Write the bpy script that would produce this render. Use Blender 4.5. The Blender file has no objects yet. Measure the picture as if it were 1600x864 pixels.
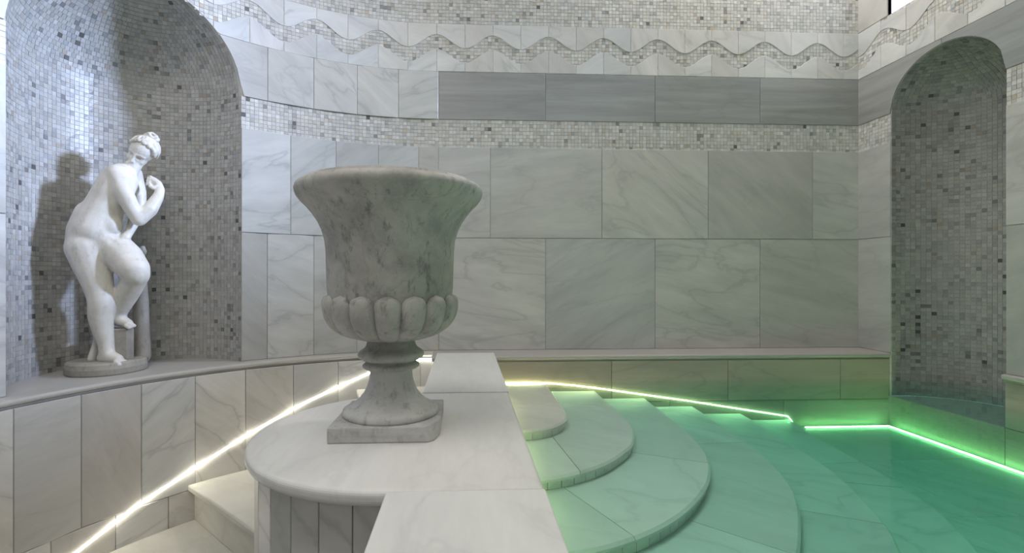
import bpy, bmesh, math, random
import numpy as np
from mathutils import Vector, Matrix
random.seed(7)
scn = bpy.context.scene
COL = scn.collection
R = math.radians
ZC = 1.5                      # camera height above the lowest floor; heights below are relative to the eye

# ------------------------------------------------------------------ camera
FPX, PCX, PCY = 770.0, 764.0, 432.0
YAW = math.atan(37 / 770)
cam_d = bpy.data.cameras.new('camera')
cam = bpy.data.objects.new('camera', cam_d); COL.objects.link(cam)
cam.location = (0, 0, ZC)
cam.rotation_euler = (R(90), 0, -YAW)
cam_d.sensor_width = 36.0
cam_d.lens = FPX / 1600 * 36.0
cam_d.shift_x = (800 - PCX) / 1600
cam_d.clip_start = 0.02
scn.camera = cam

# ------------------------------------------------------------------ world, lights, exposure
w = bpy.data.worlds.new('world'); scn.world = w; w.use_nodes = True
bgn = w.node_tree.nodes['Background']
bgn.inputs[0].default_value = (0.92, 0.96, 1.0, 1); bgn.inputs[1].default_value = 1.6

def area(name, loc, target, sx, sy, power, color, spread=180):
    l = bpy.data.lights.new(name, 'AREA'); l.shape = 'RECTANGLE'; l.size = sx; l.size_y = sy
    l.energy = power; l.color = color; l.spread = R(spread)
    o = bpy.data.objects.new(name, l); COL.objects.link(o)
    o.location = (loc[0], loc[1], loc[2] + ZC)
    d = Vector(target) - Vector(loc)
    o.rotation_euler = d.to_track_quat('-Z', 'Y').to_euler()
    return o
WIN = (2.14, 2.80, 1.53, 2.25)          # clerestory window on the right wall: y0 y1 z0 z1
area('window_daylight', (4.3, 2.66, 2.32), (-1.75, 2.35, 1.05), 0.5, 0.5, 142, (0.57, 0.69, 1.0), 90)   # open sky outside the clerestory window
area('overhead_fill', (-0.75, 0.6, 2.72), (-0.75, 0.6, 0), 1.3, 1.1, 36, (1.0, 0.94, 0.875), 180)  # unseen overhead light, added as soft ambient fill
area('skylight_slot_daylight', (1.7, 2.72, 2.72), (1.7, 2.72, 0), 1.1, 0.3, 27, (1.0, 0.94, 0.87), 180)

scn.view_settings.view_transform = 'Standard'
scn.view_settings.look = 'None'
scn.view_settings.exposure = 0.0
scn.view_settings.gamma = 1.0
scn.view_settings.use_curve_mapping = False
scn.cycles.use_denoising = True
scn.cycles.max_bounces = 10
scn.cycles.diffuse_bounces = 6
scn.cycles.transparent_max_bounces = 16
scn.cycles.sample_clamp_indirect = 4.0
scn.cycles.caustics_reflective = False
scn.cycles.caustics_refractive = False

# ------------------------------------------------------------------ pixel rays (used for sculpting positions)
SA, CA = math.sin(YAW), math.cos(YAW)
def ray(x, y):
    l = (x - PCX) / FPX
    return Vector((SA + l * CA, CA - l * SA, (PCY - y) / FPX))

# ------------------------------------------------------------------ materials
def nodes_of(m):
    m.use_nodes = True
    nt = m.node_tree
    return nt, nt.nodes, nt.links
class NT:
    def __init__(s, name):
        s.m = bpy.data.materials.new(name); s.m.use_nodes = True
        s.t = s.m.node_tree; s.b = s.t.nodes['Principled BSDF']; s.out = s.t.nodes['Material Output']
    def n(s, typ, **kw):
        nd = s.t.nodes.new(typ)
        for k, v in kw.items():
            if k.startswith('i_'):
                nd.inputs[int(k[2:])].default_value = v
            else:
                setattr(nd, k, v)
        return nd
    def l(s, a, b): s.t.links.new(a, b)
    def math(s, op, a, b=None, clamp=False):
        nd = s.t.nodes.new('ShaderNodeMath'); nd.operation = op; nd.use_clamp = clamp
        for i, v in enumerate((a, b)):
            if v is None: continue
            if isinstance(v, (int, float)): nd.inputs[i].default_value = v
            else: s.l(v, nd.inputs[i])
        return nd.outputs[0]
    def ramp(s, fac, stops):
        nd = s.t.nodes.new('ShaderNodeValToRGB')
        cr = nd.color_ramp
        while len(cr.elements) < len(stops): cr.elements.new(0.5)
        for e, (p, c) in zip(cr.elements, stops):
            e.position = p; e.color = (c, c, c, 1) if isinstance(c, (int, float)) else (*c, 1)
        s.l(fac, nd.inputs[0]); return nd.outputs[0]
    def mix(s, fac, a, b, blend='MIX'):
        nd = s.t.nodes.new('ShaderNodeMix'); nd.data_type = 'RGBA'; nd.blend_type = blend
        if isinstance(fac, (int, float)): nd.inputs[0].default_value = fac
        else: s.l(fac, nd.inputs[0])
        for i, v in ((6, a), (7, b)):
            if isinstance(v, tuple): nd.inputs[i].default_value = (*v[:3], 1)
            else: s.l(v, nd.inputs[i])
        return nd.outputs[2]
    def noise(s, vec, scale, detail=5, rough=.55, dist=0.0):
        nd = s.n('ShaderNodeTexNoise'); nd.inputs['Scale'].default_value = scale
        nd.inputs['Detail'].default_value = detail; nd.inputs['Roughness'].default_value = rough
        nd.inputs['Distortion'].default_value = dist
        if vec is not None: s.l(vec, nd.inputs['Vector'])
        return nd.outputs[0]

def marble(name, light, dark, vein=(0.25, 0.25, 0.25), streak=(1, 1, 6), sk=0.75, vk=0.32, rot=True, rough=0.3, tone=(0.86, 1.06), tint=True, vscale=1.5):
    q = NT(name)
    pos = q.n('ShaderNodeNewGeometry').outputs['Position']
    rnd = q.n('ShaderNodeObjectInfo').outputs['Random']
    cmb = q.n('ShaderNodeCombineXYZ')
    for i, k in enumerate((37.0, 91.0, 53.0)): q.l(q.math('MULTIPLY', rnd, k), cmb.inputs[i])
    add = q.n('ShaderNodeVectorMath', operation='ADD'); q.l(pos, add.inputs[0]); q.l(cmb.outputs[0], add.inputs[1])
    vec = add.outputs[0]
    r2 = q.math('FRACT', q.math('MULTIPLY', rnd, 17.31))
    r3 = q.math('FRACT', q.math('MULTIPLY', rnd, 41.77))
    if rot:
        vr = q.n('ShaderNodeVectorRotate', rotation_type='AXIS_ANGLE')
        vr.inputs['Axis'].default_value = (0.62, -0.7, 0.35)
        ang = q.math('MULTIPLY', q.math('SUBTRACT', q.math('ROUND', q.math('MULTIPLY', r3, 4.0)), 1.4), 0.5)
        q.l(ang, vr.inputs['Angle']); q.l(pos, vr.inputs['Vector'])
        a2 = q.n('ShaderNodeVectorMath', operation='ADD'); q.l(vr.outputs[0], a2.inputs[0]); q.l(cmb.outputs[0], a2.inputs[1])
        vec = a2.outputs[0]
    st = q.n('ShaderNodeVectorMath', operation='MULTIPLY'); q.l(vec, st.inputs[0]); st.inputs[1].default_value = streak
    st2 = q.n('ShaderNodeVectorMath', operation='MULTIPLY'); q.l(vec, st2.inputs[0]); st2.inputs[1].default_value = tuple(1 + (k - 1) * .35 for k in streak)
    nA = q.noise(st.outputs[0], 1.7, 7, .6, .25)
    nB = q.noise(st2.outputs[0], vscale, 5, .5, .7)
    nC = q.noise(st.outputs[0], 9.0, 4, .6, .2)
    mA = q.ramp(nA, [(0.33, 0.0), (0.72, 1.0)])
    ridge = q.math('ABSOLUTE', q.math('SUBTRACT', nB, 0.5))
    mV = q.ramp(ridge, [(0.0, 1.0), (0.02, 0.3), (0.10, 0.0)])
    mV = q.math('MULTIPLY', mV, q.math('ADD', q.math('MULTIPLY', r2, 0.9), 0.25))
    c = q.mix(q.math('MULTIPLY', mA, sk), light, dark)
    c = q.mix(q.math('MULTIPLY', mV, vk), c, vein)
    c = q.mix(0.22, c, q.ramp(nC, [(0.3, 0.75), (0.7, 1.0)]), 'MULTIPLY')
    tn = q.math('ADD', q.math('MULTIPLY', r2, tone[1] - tone[0]), tone[0])
    hs = q.n('ShaderNodeHueSaturation'); q.l(tn, hs.inputs['Value']); q.l(c, hs.inputs['Color'])
    c = hs.outputs[0]
    if tint:
        tc = q.ramp(r3, [(0.0, (0.97, 0.99, 1.0)), (0.35, (1, 1, 1)), (0.65, (1.0, 0.99, 0.965)), (1.0, (1.0, 0.975, 0.965))])
        c = q.mix(1.0, c, tc, 'MULTIPLY')
    q.l(c, q.b.inputs['Base Color'])
    q.b.inputs['Roughness'].default_value = rough
    q.b.inputs['Specular IOR Level'].default_value = 0.4
    bp = q.n('ShaderNodeBump'); bp.inputs['Strength'].default_value = 0.05; bp.inputs['Distance'].default_value = 0.01
    q.l(nC, bp.inputs['Height']); q.l(bp.outputs[0], q.b.inputs['Normal'])
    return q.m

M = {}
M['light'] = marble('marble_light', (0.64, 0.635, 0.62), (0.45, 0.455, 0.45), (0.22, 0.23, 0.23), tone=(.80, 1.04), vk=.34)
M['wave'] = marble('marble_white', (0.74, 0.735, 0.725), (0.55, 0.555, 0.56), (0.3, 0.31, 0.32), tone=(.84, 1.0), vk=.4)
M['grey'] = marble('marble_blue_grey', (0.43, 0.44, 0.44), (0.24, 0.25, 0.255), (0.2, 0.21, 0.22), rot=False, streak=(.5, .5, 9), vk=.4, tone=(0.85, 1.0))
M['slab'] = marble('marble_slab', (0.80, 0.79, 0.77), (0.64, 0.63, 0.61), (0.33, 0.33, 0.33), streak=(5, 1, 1), rot=False, rough=.38, tone=(.96, 1.01), vk=.14, sk=.4)
M['ledge'] = marble('marble_ledge', (0.50, 0.49, 0.47), (0.40, 0.395, 0.38), (0.3, 0.3, 0.3), rot=False, rough=.38, vk=.15, sk=.5)
M['panel'] = marble('marble_wall_panel', (0.70, 0.685, 0.66), (0.55, 0.54, 0.52), (0.27, 0.27, 0.27), rough=.36, vk=.4)
M['stair'] = marble('marble_stair', (0.62, 0.61, 0.56), (0.45, 0.44, 0.40), (0.3, 0.29, 0.27), rough=.4, tint=False)
M['pool'] = marble('marble_pool', (0.80, 0.80, 0.74), (0.66, 0.66, 0.61), (0.36, 0.37, 0.36), rough=.4, tint=False, vk=.35, tone=(.84, 1.04))
M['pool_wall'] = marble('marble_pool_wall', (0.46, 0.42, 0.35), (0.33, 0.30, 0.25), (0.2, 0.19, 0.16), rot=False, streak=(.6, .6, 7), rough=.4, tint=False, vk=.3)

def grout(name, col, rough=.8):
    q = NT(name)
    pos = q.n('ShaderNodeNewGeometry').outputs['Position']
    n = q.noise(pos, 40, 4, .6)
    q.l(q.ramp(n, [(0.3, tuple(c * .85 for c in col)), (0.7, col)]), q.b.inputs['Base Color'])
    q.b.inputs['Roughness'].default_value = rough
    return q.m
M['grout'] = grout('grout', (0.58, 0.575, 0.555))
M['plaster'] = grout('plaster', (0.62, 0.61, 0.59))
M['grout_dark'] = grout('grout_dark', (0.33, 0.33, 0.32))

def mosaic_mat(name):
    q = NT(name)
    at = q.n('ShaderNodeAttribute', attribute_name='tint')
    pos = q.n('ShaderNodeNewGeometry').outputs['Position']
    n = q.noise(pos, 60, 3, .6)
    c = q.mix(0.35, at.outputs['Color'], q.ramp(n, [(0.3, 0.72), (0.7, 1.0)]), 'MULTIPLY')
    q.l(c, q.b.inputs['Base Color'])
    q.b.inputs['Roughness'].default_value = 0.34
    q.b.inputs['Specular IOR Level'].default_value = 0.3
    return q.m
M['mosaic'] = mosaic_mat('mosaic_stone')

def old_marble(name, light, mid, dark, dirt, speck, rough=.6):
    q = NT(name)
    pos = q.n('ShaderNodeNewGeometry').outputs['Position']
    st = q.n('ShaderNodeVectorMath', operation='MULTIPLY'); q.l(pos, st.inputs[0]); st.inputs[1].default_value = (2.2, 2.2, 1.0)
    n1 = q.noise(pos, 6.0, 8, .66, .3)
    n2 = q.noise(st.outputs[0], 17.0, 8, .74, .15)
    n3 = q.noise(pos, 90.0, 4, .6)
    n4 = q.noise(pos, 3.0, 5, .5, 1.6)
    c = q.mix(q.ramp(n1, [(0.38, 0.0), (0.62, 1.0)]), light, mid)
    c = q.mix(q.math('MULTIPLY', q.ramp(n2, [(0.53, 0.0), (0.68, 1.0)]), dirt), c, dark)
    ridge = q.math('ABSOLUTE', q.math('SUBTRACT', n4, 0.5))
    c = q.mix(q.math('MULTIPLY', q.ramp(ridge, [(0.0, 1.0), (0.012, 0.0)]), dirt * .25), c, dark)
    c = q.mix(q.math('MULTIPLY', q.ramp(n3, [(0.66, 0.0), (0.72, 1.0)]), speck), c, light)
    q.l(c, q.b.inputs['Base Color']); q.b.inputs['Roughness'].default_value = rough
    bp = q.n('ShaderNodeBump'); bp.inputs['Strength'].default_value = 0.25; bp.inputs['Distance'].default_value = 0.004
    q.l(q.noise(pos, 45, 8, .7), bp.inputs['Height']); q.l(bp.outputs[0], q.b.inputs['Normal'])
    return q.m
M['urn'] = old_marble('weathered_urn_marble', (0.50, 0.485, 0.45), (0.31, 0.30, 0.28), (0.12, 0.115, 0.105), .75, .5)
M['urn_foot'] = old_marble('urn_foot_marble', (0.56, 0.55, 0.535), (0.40, 0.395, 0.385), (0.14, 0.14, 0.14), .5, .4)
M['statue'] = old_marble('statue_marble', (0.78, 0.755, 0.71), (0.64, 0.615, 0.565), (0.40, 0.37, 0.33), .45, .1, .45)
M['statue_base'] = old_marble('statue_base_stone', (0.40, 0.375, 0.33), (0.29, 0.27, 0.235), (0.15, 0.13, 0.11), .5, .2)
M['hair'] = old_marble('statue_hair_marble', (0.74, 0.71, 0.66), (0.58, 0.55, 0.50), (0.27, 0.25, 0.21), .6, .1, .55)

def emis(name, col, k):
    q = NT(name)
    q.b.inputs['Base Color'].default_value = (0.8, 0.8, 0.8, 1)
    q.b.inputs['Emission Color'].default_value = (*col, 1)
    q.b.inputs['Emission Strength'].default_value = k
    return q.m
M['led'] = emis('led_diffuser', (1.0, 0.95, 0.78), 24)
M['led_pool'] = emis('led_diffuser_pool', (1.0, 1.0, 0.42), 23)
M['led_parapet'] = emis('led_diffuser_parapet', (1.0, 1.0, 0.45), 26)
M['led_slim'] = emis('led_diffuser_slim', (1.0, 1.0, 0.5), 22)
q = NT('brushed_aluminium'); q.b.inputs['Base Color'].default_value = (.6, .6, .58, 1); q.b.inputs['Metallic'].default_value = 1; q.b.inputs['Roughness'].default_value = .4
M['alu'] = q.m
q = NT('window_frame_paint'); q.b.inputs['Base Color'].default_value = (.75, .76, .78, 1); q.b.inputs['Roughness'].default_value = .5
M['frame'] = q.m

def thin_glass(name, tint, rough):
    q = NT(name)
    q.t.nodes.remove(q.b)
    fr = q.n('ShaderNodeFresnel'); fr.inputs['IOR'].default_value = 1.45
    ffac = q.math('MULTIPLY', fr.outputs[0], q.math('SUBTRACT', 1.0, q.n('ShaderNodeNewGeometry').outputs['Backfacing']))
    tr = q.n('ShaderNodeBsdfTransparent'); tr.inputs[0].default_value = (*tint, 1)
    gl = q.n('ShaderNodeBsdfGlossy'); gl.inputs['Roughness'].default_value = rough
    mx = q.n('ShaderNodeMixShader'); q.l(ffac, mx.inputs[0]); q.l(tr.outputs[0], mx.inputs[1]); q.l(gl.outputs[0], mx.inputs[2])
    q.l(mx.outputs[0], q.out.inputs['Surface'])
    return q.m
M['glass'] = thin_glass('window_glass', (.97, .98, 1), 0.02)

def water_mat():
    q = NT('pool_water')
    q.t.nodes.remove(q.b)
    pos = q.n('ShaderNodeNewGeometry')
    fr = q.n('ShaderNodeFresnel'); fr.inputs['IOR'].default_value = 1.33
    n = q.noise(pos.outputs['Position'], 9.0, 2, .5, .3)
    bp = q.n('ShaderNodeBump'); bp.inputs['Strength'].default_value = 0.06; bp.inputs['Distance'].default_value = 0.02
    q.l(n, bp.inputs['Height']); q.l(bp.outputs[0], fr.inputs['Normal'])
    fac = q.math('MULTIPLY', fr.outputs[0], q.math('SUBTRACT', 1.0, pos.outputs['Backfacing']))
    tr = q.n('ShaderNodeBsdfTransparent'); tr.inputs[0].default_value = (1, 1, 1, 1)
    gl = q.n('ShaderNodeBsdfGlossy'); gl.inputs['Roughness'].default_value = 0.03; q.l(bp.outputs[0], gl.inputs['Normal'])
    mx = q.n('ShaderNodeMixShader'); q.l(fac, mx.inputs[0]); q.l(tr.outputs[0], mx.inputs[1]); q.l(gl.outputs[0], mx.inputs[2])
    q.l(mx.outputs[0], q.out.inputs['Surface'])
    va = q.n('ShaderNodeVolumeAbsorption'); va.inputs['Color'].default_value = (0.0, 0.80, 0.64, 1); va.inputs['Density'].default_value = 1.6
    q.l(va.outputs[0], q.out.inputs['Volume'])
    return q.m
M['water'] = water_mat()

# ------------------------------------------------------------------ object helpers
ORG = {}
def setp(o, label=None, cat=None, group=None, kind=None):
    if label: o['label'] = label
    if cat: o['category'] = cat
    if group: o['group'] = group
    if kind: o['kind'] = kind
    return o
def thing(name, base, label=None, cat=None, group=None, kind=None):
    o = bpy.data.objects.new(name, None); COL.objects.link(o)
    o.empty_display_size = .1
    base = Vector(base); o.location = base + Vector((0, 0, ZC)); ORG[o.name] = base
    return setp(o, label, cat, group, kind)
def place(name, me, mat, parent, origin):
    me.materials.append(mat)
    o = bpy.data.objects.new(name, me); COL.objects.link(o)
    origin = Vector(origin)
    if parent:
        o.parent = parent; o.location = origin - ORG[parent.name]
    else:
        o.location = origin + Vector((0, 0, ZC))
    ORG[o.name] = origin
    return o
def mk(name, V, F, mat, parent=None, smooth=False, origin=None):
    if origin is None:
        n = len(V)
        xs = [v[0] for v in V]; ys = [v[1] for v in V]; zs = [v[2] for v in V]
        origin = ((min(xs) + max(xs)) / 2, (min(ys) + max(ys)) / 2, min(zs))
    ox, oy, oz = origin
    me = bpy.data.meshes.new(name)
    me.from_pydata([(v[0] - ox, v[1] - oy, v[2] - oz) for v in V], [], F)
    bm = bmesh.new(); bm.from_mesh(me)
    bmesh.ops.recalc_face_normals(bm, faces=bm.faces)
    bm.to_mesh(me); bm.free()
    if smooth:
        for p in me.polygons: p.use_smooth = True
    return place(name, me, mat, parent, origin)

def grid_faces(nu, nv, off=0, closed_u=False):
    F = []
    for i in range(nu if closed_u else nu - 1):
        i2 = (i + 1) % nu
        for j in range(nv - 1):
            F.append((off + i * nv + j, off + i2 * nv + j, off + i2 * nv + j + 1, off + i * nv + j + 1))
    return F

def lathe(prof, cx, cy, seg=72):
    V = []
    n = len(prof)
    for i in range(seg):
        a = 2 * math.pi * i / seg
        for r, z in prof: V.append((cx + r * math.cos(a), cy + r * math.sin(a), z))
    return V, grid_faces(seg, n, 0, True)

def slab(name, outline, ztop, thick, mat, parent=None, rnd=.006, seg=3, bottom=True):
    """outline: ccw list of (x,y). A stone slab with rounded upper and lower arris."""
    n = len(outline)
    nor = []
    for i in range(n):
        a, b, c = Vector(outline[i - 1]), Vector(outline[i]), Vector(outline[(i + 1) % n])
        e1 = (b - a).normalized(); e2 = (c - b).normalized()
        n1 = Vector((e1.y, -e1.x)); n2 = Vector((e2.y, -e2.x))
        m = (n1 + n2)
        if m.length < 1e-6: m = n1
        m.normalize(); k = 1 / max(.35, m.dot(n1)); nor.append(m * k)
    rings = []
    for s in range(seg + 1):
        t = s / seg * math.pi / 2
        rings.append((rnd * (1 - math.sin(t)), ztop - rnd * (1 - math.cos(t))))
    rl = min(rnd, thick / 2)
    for s in range(seg + 1):
        t = s / seg * math.pi / 2
        rings.append((rl * (1 - math.cos(t)), ztop - thick + rl * (1 - math.sin(t))))
    V = []; F = []
    for ins, z in rings:
        for p, m in zip(outline, nor): V.append((p[0] - m.x * ins, p[1] - m.y * ins, z))
    for r in range(len(rings) - 1):
        for i in range(n):
            j = (i + 1) % n
            F.append((r * n + i, r * n + j, (r + 1) * n + j, (r + 1) * n + i))
    F.append(tuple(range(n)))
    if bottom: F.append(tuple(reversed(range((len(rings) - 1) * n, len(rings) * n))))
    return mk(name, V, F, mat, parent)

def box(name, x0, x1, y0, y1, z0, z1, mat, parent=None, rnd=.003):
    return slab(name, [(x0, y0), (x1, y0), (x1, y1), (x0, y1)], z1, z1 - z0, mat, parent, rnd, 2)

# wall maps: (u, v, w) -> point; w is the distance off the wall into the room
YB, XR, CXY, RW, RL = 3.02, 2.50, (-0.184, 1.39), 1.63, 1.56
def m_back(u, v, w): return (u, YB - w, v)
def m_poolback(u, v, w): return (u, 2.80 - w, v)
def m_right(u, v, w): return (XR - w, u, v)
def m_cyl(u, v, w):
    a = R(u); r = RW - w; return (CXY[0] + r * math.cos(a), CXY[1] + r * math.sin(a), v)
def m_low(u, v, w):
    a = R(u); r = RL - w; return (CXY[0] + r * math.cos(a), CXY[1] + r * math.sin(a), v)
SUC = 180 / math.pi / RW
SUL = 180 / math.pi / RL

def tile(name, mp, u0, u1, lo, hi, mat, parent, t=.006, n=1, gap=.0011, c=.0016, su=1.0):
    lof = lo if callable(lo) else (lambda u: lo)
    hif = hi if callable(hi) else (lambda u: hi)
    g = gap * su; cu = c * su
    V = []; F = []
    m = n + 1
    for layer in range(3):
        ins_u = g + (cu if layer == 2 else 0); ins_v = gap + (c if layer == 2 else 0)
        wv = (0.0, t - c, t)[layer]
        for i in range(m):
            uu = u0 + ins_u + (u1 - u0 - 2 * ins_u) * i / n
            a, b = lof(uu) + ins_v, hif(uu) - ins_v
            if b < a + 1e-4: b = a + 1e-4
            V.append(mp(uu, a, wv)); V.append(mp(uu, b, wv))
    def lo_(l, i): return (l * m + i) * 2
    def hi_(l, i): return (l * m + i) * 2 + 1
    for i in range(n):
        F.append((lo_(2, i), lo_(2, i + 1), hi_(2, i + 1), hi_(2, i)))
        for l in (0, 1):
            F.append((lo_(l, i), lo_(l, i + 1), lo_(l + 1, i + 1), lo_(l + 1, i)))
            F.append((hi_(l, i), hi_(l, i + 1), hi_(l + 1, i + 1), hi_(l + 1, i)))
    for l in (0, 1):
        F.append((lo_(l, 0), hi_(l, 0), hi_(l + 1, 0), lo_(l + 1, 0)))
        F.append((lo_(l, n), hi_(l, n), hi_(l + 1, n), lo_(l + 1, n)))
    return mk(name, V, F, mat, parent)

PAL = [((0.56, 0.55, 0.53), 34), ((0.52, 0.51, 0.485), 26), ((0.60, 0.595, 0.58), 14), ((0.46, 0.455, 0.44), 12), ((0.53, 0.505, 0.46), 8),
       ((0.37, 0.365, 0.36), 5), ((0.47, 0.41, 0.35), 1.6), ((0.27, 0.265, 0.26), 2.2), ((0.15, 0.145, 0.14), .8), ((0.46, 0.47, 0.48), 5)]
PC = [p[0] for p in PAL]; PW = [p[1] for p in PAL]
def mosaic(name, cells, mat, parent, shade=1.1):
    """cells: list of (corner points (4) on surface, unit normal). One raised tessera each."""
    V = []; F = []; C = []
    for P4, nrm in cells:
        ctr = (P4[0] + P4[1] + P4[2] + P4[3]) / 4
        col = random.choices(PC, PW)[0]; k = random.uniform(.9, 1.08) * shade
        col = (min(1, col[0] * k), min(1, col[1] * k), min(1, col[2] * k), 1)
        b = len(V); h = random.uniform(.0016, .0026)
        tl = [random.uniform(-.0007, .0007) for _ in range(4)]
        s1 = random.uniform(.885, .94)
        for p in P4: V.append(ctr + (p - ctr) * (s1 + .03) + nrm * .0002)
        for p, q_ in zip(P4, tl): V.append(ctr + (p - ctr) * s1 + nrm * (h + q_))
        F.append((b + 4, b + 5, b + 6, b + 7))
        for i in range(4):
            j = (i + 1) % 4
            F.append((b + i, b + j, b + 4 + j, b + 4 + i))
        C.extend([col] * 5)
    origin = ORG[parent.name]
    me = bpy.data.meshes.new(name)
    me.from_pydata([tuple(v - origin) for v in V], [], F)
    at = me.attributes.new('tint', 'FLOAT_COLOR', 'FACE')
    at.data.foreach_set('color', [x for c in C for x in c])
    o = place(name, me, mat, parent, origin)
    o['kind'] = 'stuff'
    return o
def mosaic_rect(mp, u0, u1, v0, v1, pitch, su=1.0, mask=None, flip=False):
    nu = max(1, round((u1 - u0) / su / pitch)); nv = max(1, round((v1 - v0) / pitch))
    cells = []
    for i in range(nu):
        for j in range(nv):
            a0, a1 = u0 + (u1 - u0) * i / nu, u0 + (u1 - u0) * (i + 1) / nu
            b0, b1 = v0 + (v1 - v0) * j / nv, v0 + (v1 - v0) * (j + 1) / nv
            if mask and not mask((a0 + a1) / 2, (b0 + b1) / 2): continue
            P4 = [Vector(mp(a, b, 0)) for a, b in ((a0, b0), (a1, b0), (a1, b1), (a0, b1))]
            nr = (Vector(mp((a0 + a1) / 2, (b0 + b1) / 2, .01)) - Vector(mp((a0 + a1) / 2, (b0 + b1) / 2, 0))).normalized()
            cells.append((P4, nr))
    return cells
PITCH = 0.0215

# ------------------------------------------------------------------ row heights (relative to the eye)
Z_LEDGE, Z_D, Z_C, Z_MB, Z_B, Z_W, Z_TOP = -0.45, 0.235, 0.79, 0.958, 1.25, 1.543, 2.75
ZFLOOR = -1.5

# left niche
A0, A1 = 128.0, 160.6
p0 = Vector(m_cyl(A0, 0, 0)); p1 = Vector(m_cyl(A1, 0, 0))
NMID = (p0 + p1) / 2; NCH = (p1 - p0).normalized(); NA = (p1 - p0).length / 2
NOUT = Vector((NMID.x - CXY[0], NMID.y - CXY[1], 0)).normalized()
NB, NC_ = 0.50, 0.455
def m_nicheL(u, v, w):
    a = R(u); n = Vector((math.cos(a) / NA, math.sin(a) / NB)).normalized()
    x = NA * math.cos(a) - n.x * w; y = NB * math.sin(a) - n.y * w
    p = NMID + NCH * x + NOUT * y
    return (p.x, p.y, v)
def m_domeL(u, v, w):
    a = R(u); e = R(v)
    x = (NA - w) * math.cos(a) * math.cos(e); y = (NB - w) * math.sin(a) * math.cos(e); z = (NC_ - w) * math.sin(e)
    p = NMID + NCH * x + NOUT * y
    return (p.x, p.y, Z_MB + z)
AM = (A0 + A1) / 2
def archL(u):
    """height of the niche opening in the curved wall at angle u"""
    d = R(u - AM); x = RW * math.sin(d); y = RW * math.cos(d) - (NMID - Vector((*CXY, 0))).length
    q_ = 1 - (x / NA) ** 2 - (y / NB) ** 2
    return Z_MB + NC_ * math.sqrt(max(0, q_))
def out_wall(p): return (p.x - CXY[0]) ** 2 + (p.y - CXY[1]) ** 2 > RW * RW
# right niche
RY0, RY1 = 2.16, 2.779
RYC, RA, RB, RC = (RY0 + RY1) / 2, (RY1 - RY0) / 2, 0.40, 0.262
Z_SILL = -0.70
def m_nicheR(u, v, w):
    a = R(u); n = Vector((math.cos(a) / RA, math.sin(a) / RB)).normalized()
    return (XR + RB * math.sin(a) - n.y * w, RYC + RA * math.cos(a) - n.x * w, v)
def m_domeR(u, v, w):
    a = R(u); e = R(v)
    return (XR + (RB - w) * math.sin(a) * math.cos(e), RYC + (RA - w) * math.cos(a) * math.cos(e), Z_MB + (RC - w) * math.sin(e))
def archR(y):
    q_ = 1 - ((y - RYC) / RA) ** 2
    return Z_MB + RC * math.sqrt(max(0, q_))

def surf(mp, us, lo, hi, nv=2):
    V = []
    for u in us:
        a = lo(u) if callable(lo) else lo; b = hi(u) if callable(hi) else hi
        for j in range(nv): V.append(mp(u, a + (b - a) * j / (nv - 1), 0))
    return V, grid_faces(len(us), nv)
def join(parts):
    V = []; F = []
    for v, f in parts:
        o = len(V); V += list(v); F += [tuple(i + o for i in ff) for ff in f]
    return V, F
def lin(a, b, n): return [a + (b - a) * i / n for i in range(n + 1)]

# ================================================================== STRUCTURE: walls
# backing surfaces (grout coloured shell)
V, F = surf(m_back, [-0.184, XR], ZFLOOR, Z_TOP)
wall_back = mk('wall_back', V, F, M['grout'], origin=(1.1, YB, ZFLOOR)); setp(wall_back, 'flat marble clad back wall with mosaic bands behind the pool', kind='structure')

Z_TUN = 0.55
parts = [surf(m_right, [RY1, YB], ZFLOOR, Z_TOP), surf(m_right, [-1.3, RY0], ZFLOOR, Z_TOP),
         surf(m_right, [RY0, RY1], ZFLOOR, Z_SILL),
         surf(m_right, [RYC + RA * math.cos(R(a)) for a in range(180, -1, -6)], archR, WIN[2]),
         surf(m_right, [RY0, WIN[0]], WIN[2], Z_TOP), surf(m_right, [WIN[0], WIN[1]], WIN[3], Z_TOP), surf(m_right, [WIN[1], RY1], WIN[2], Z_TOP),
         surf(m_right, [WIN[0], RY0], WIN[2], WIN[2] + .001),
         surf(m_nicheR, lin(0, 180, 40), Z_SILL, Z_MB), (lambda vs: (vs, grid_faces(41, 16)))([m_domeR(u, e, 0) for u in lin(0, 180, 40) for e in lin(0, 90, 15)])]
# window reveal
y0, y1, z0, z1 = WIN
rv = [(XR, y0, z0), (XR, y1, z0), (XR, y1, z1), (XR, y0, z1), (XR + .3, y0, z0), (XR + .3, y1, z0), (XR + .3, y1, z1), (XR + .3, y0, z1)]
parts.append((rv, [(0, 1, 5, 4), (1, 2, 6, 5), (2, 3, 7, 6), (3, 0, 4, 7)]))
V, F = join(parts)
wall_right = mk('wall_right', V, F, M['grout'], origin=(XR, 1.5, ZFLOOR)); setp(wall_right, 'right marble wall with dark arched mosaic niche standing in the pool', kind='structure')

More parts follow.
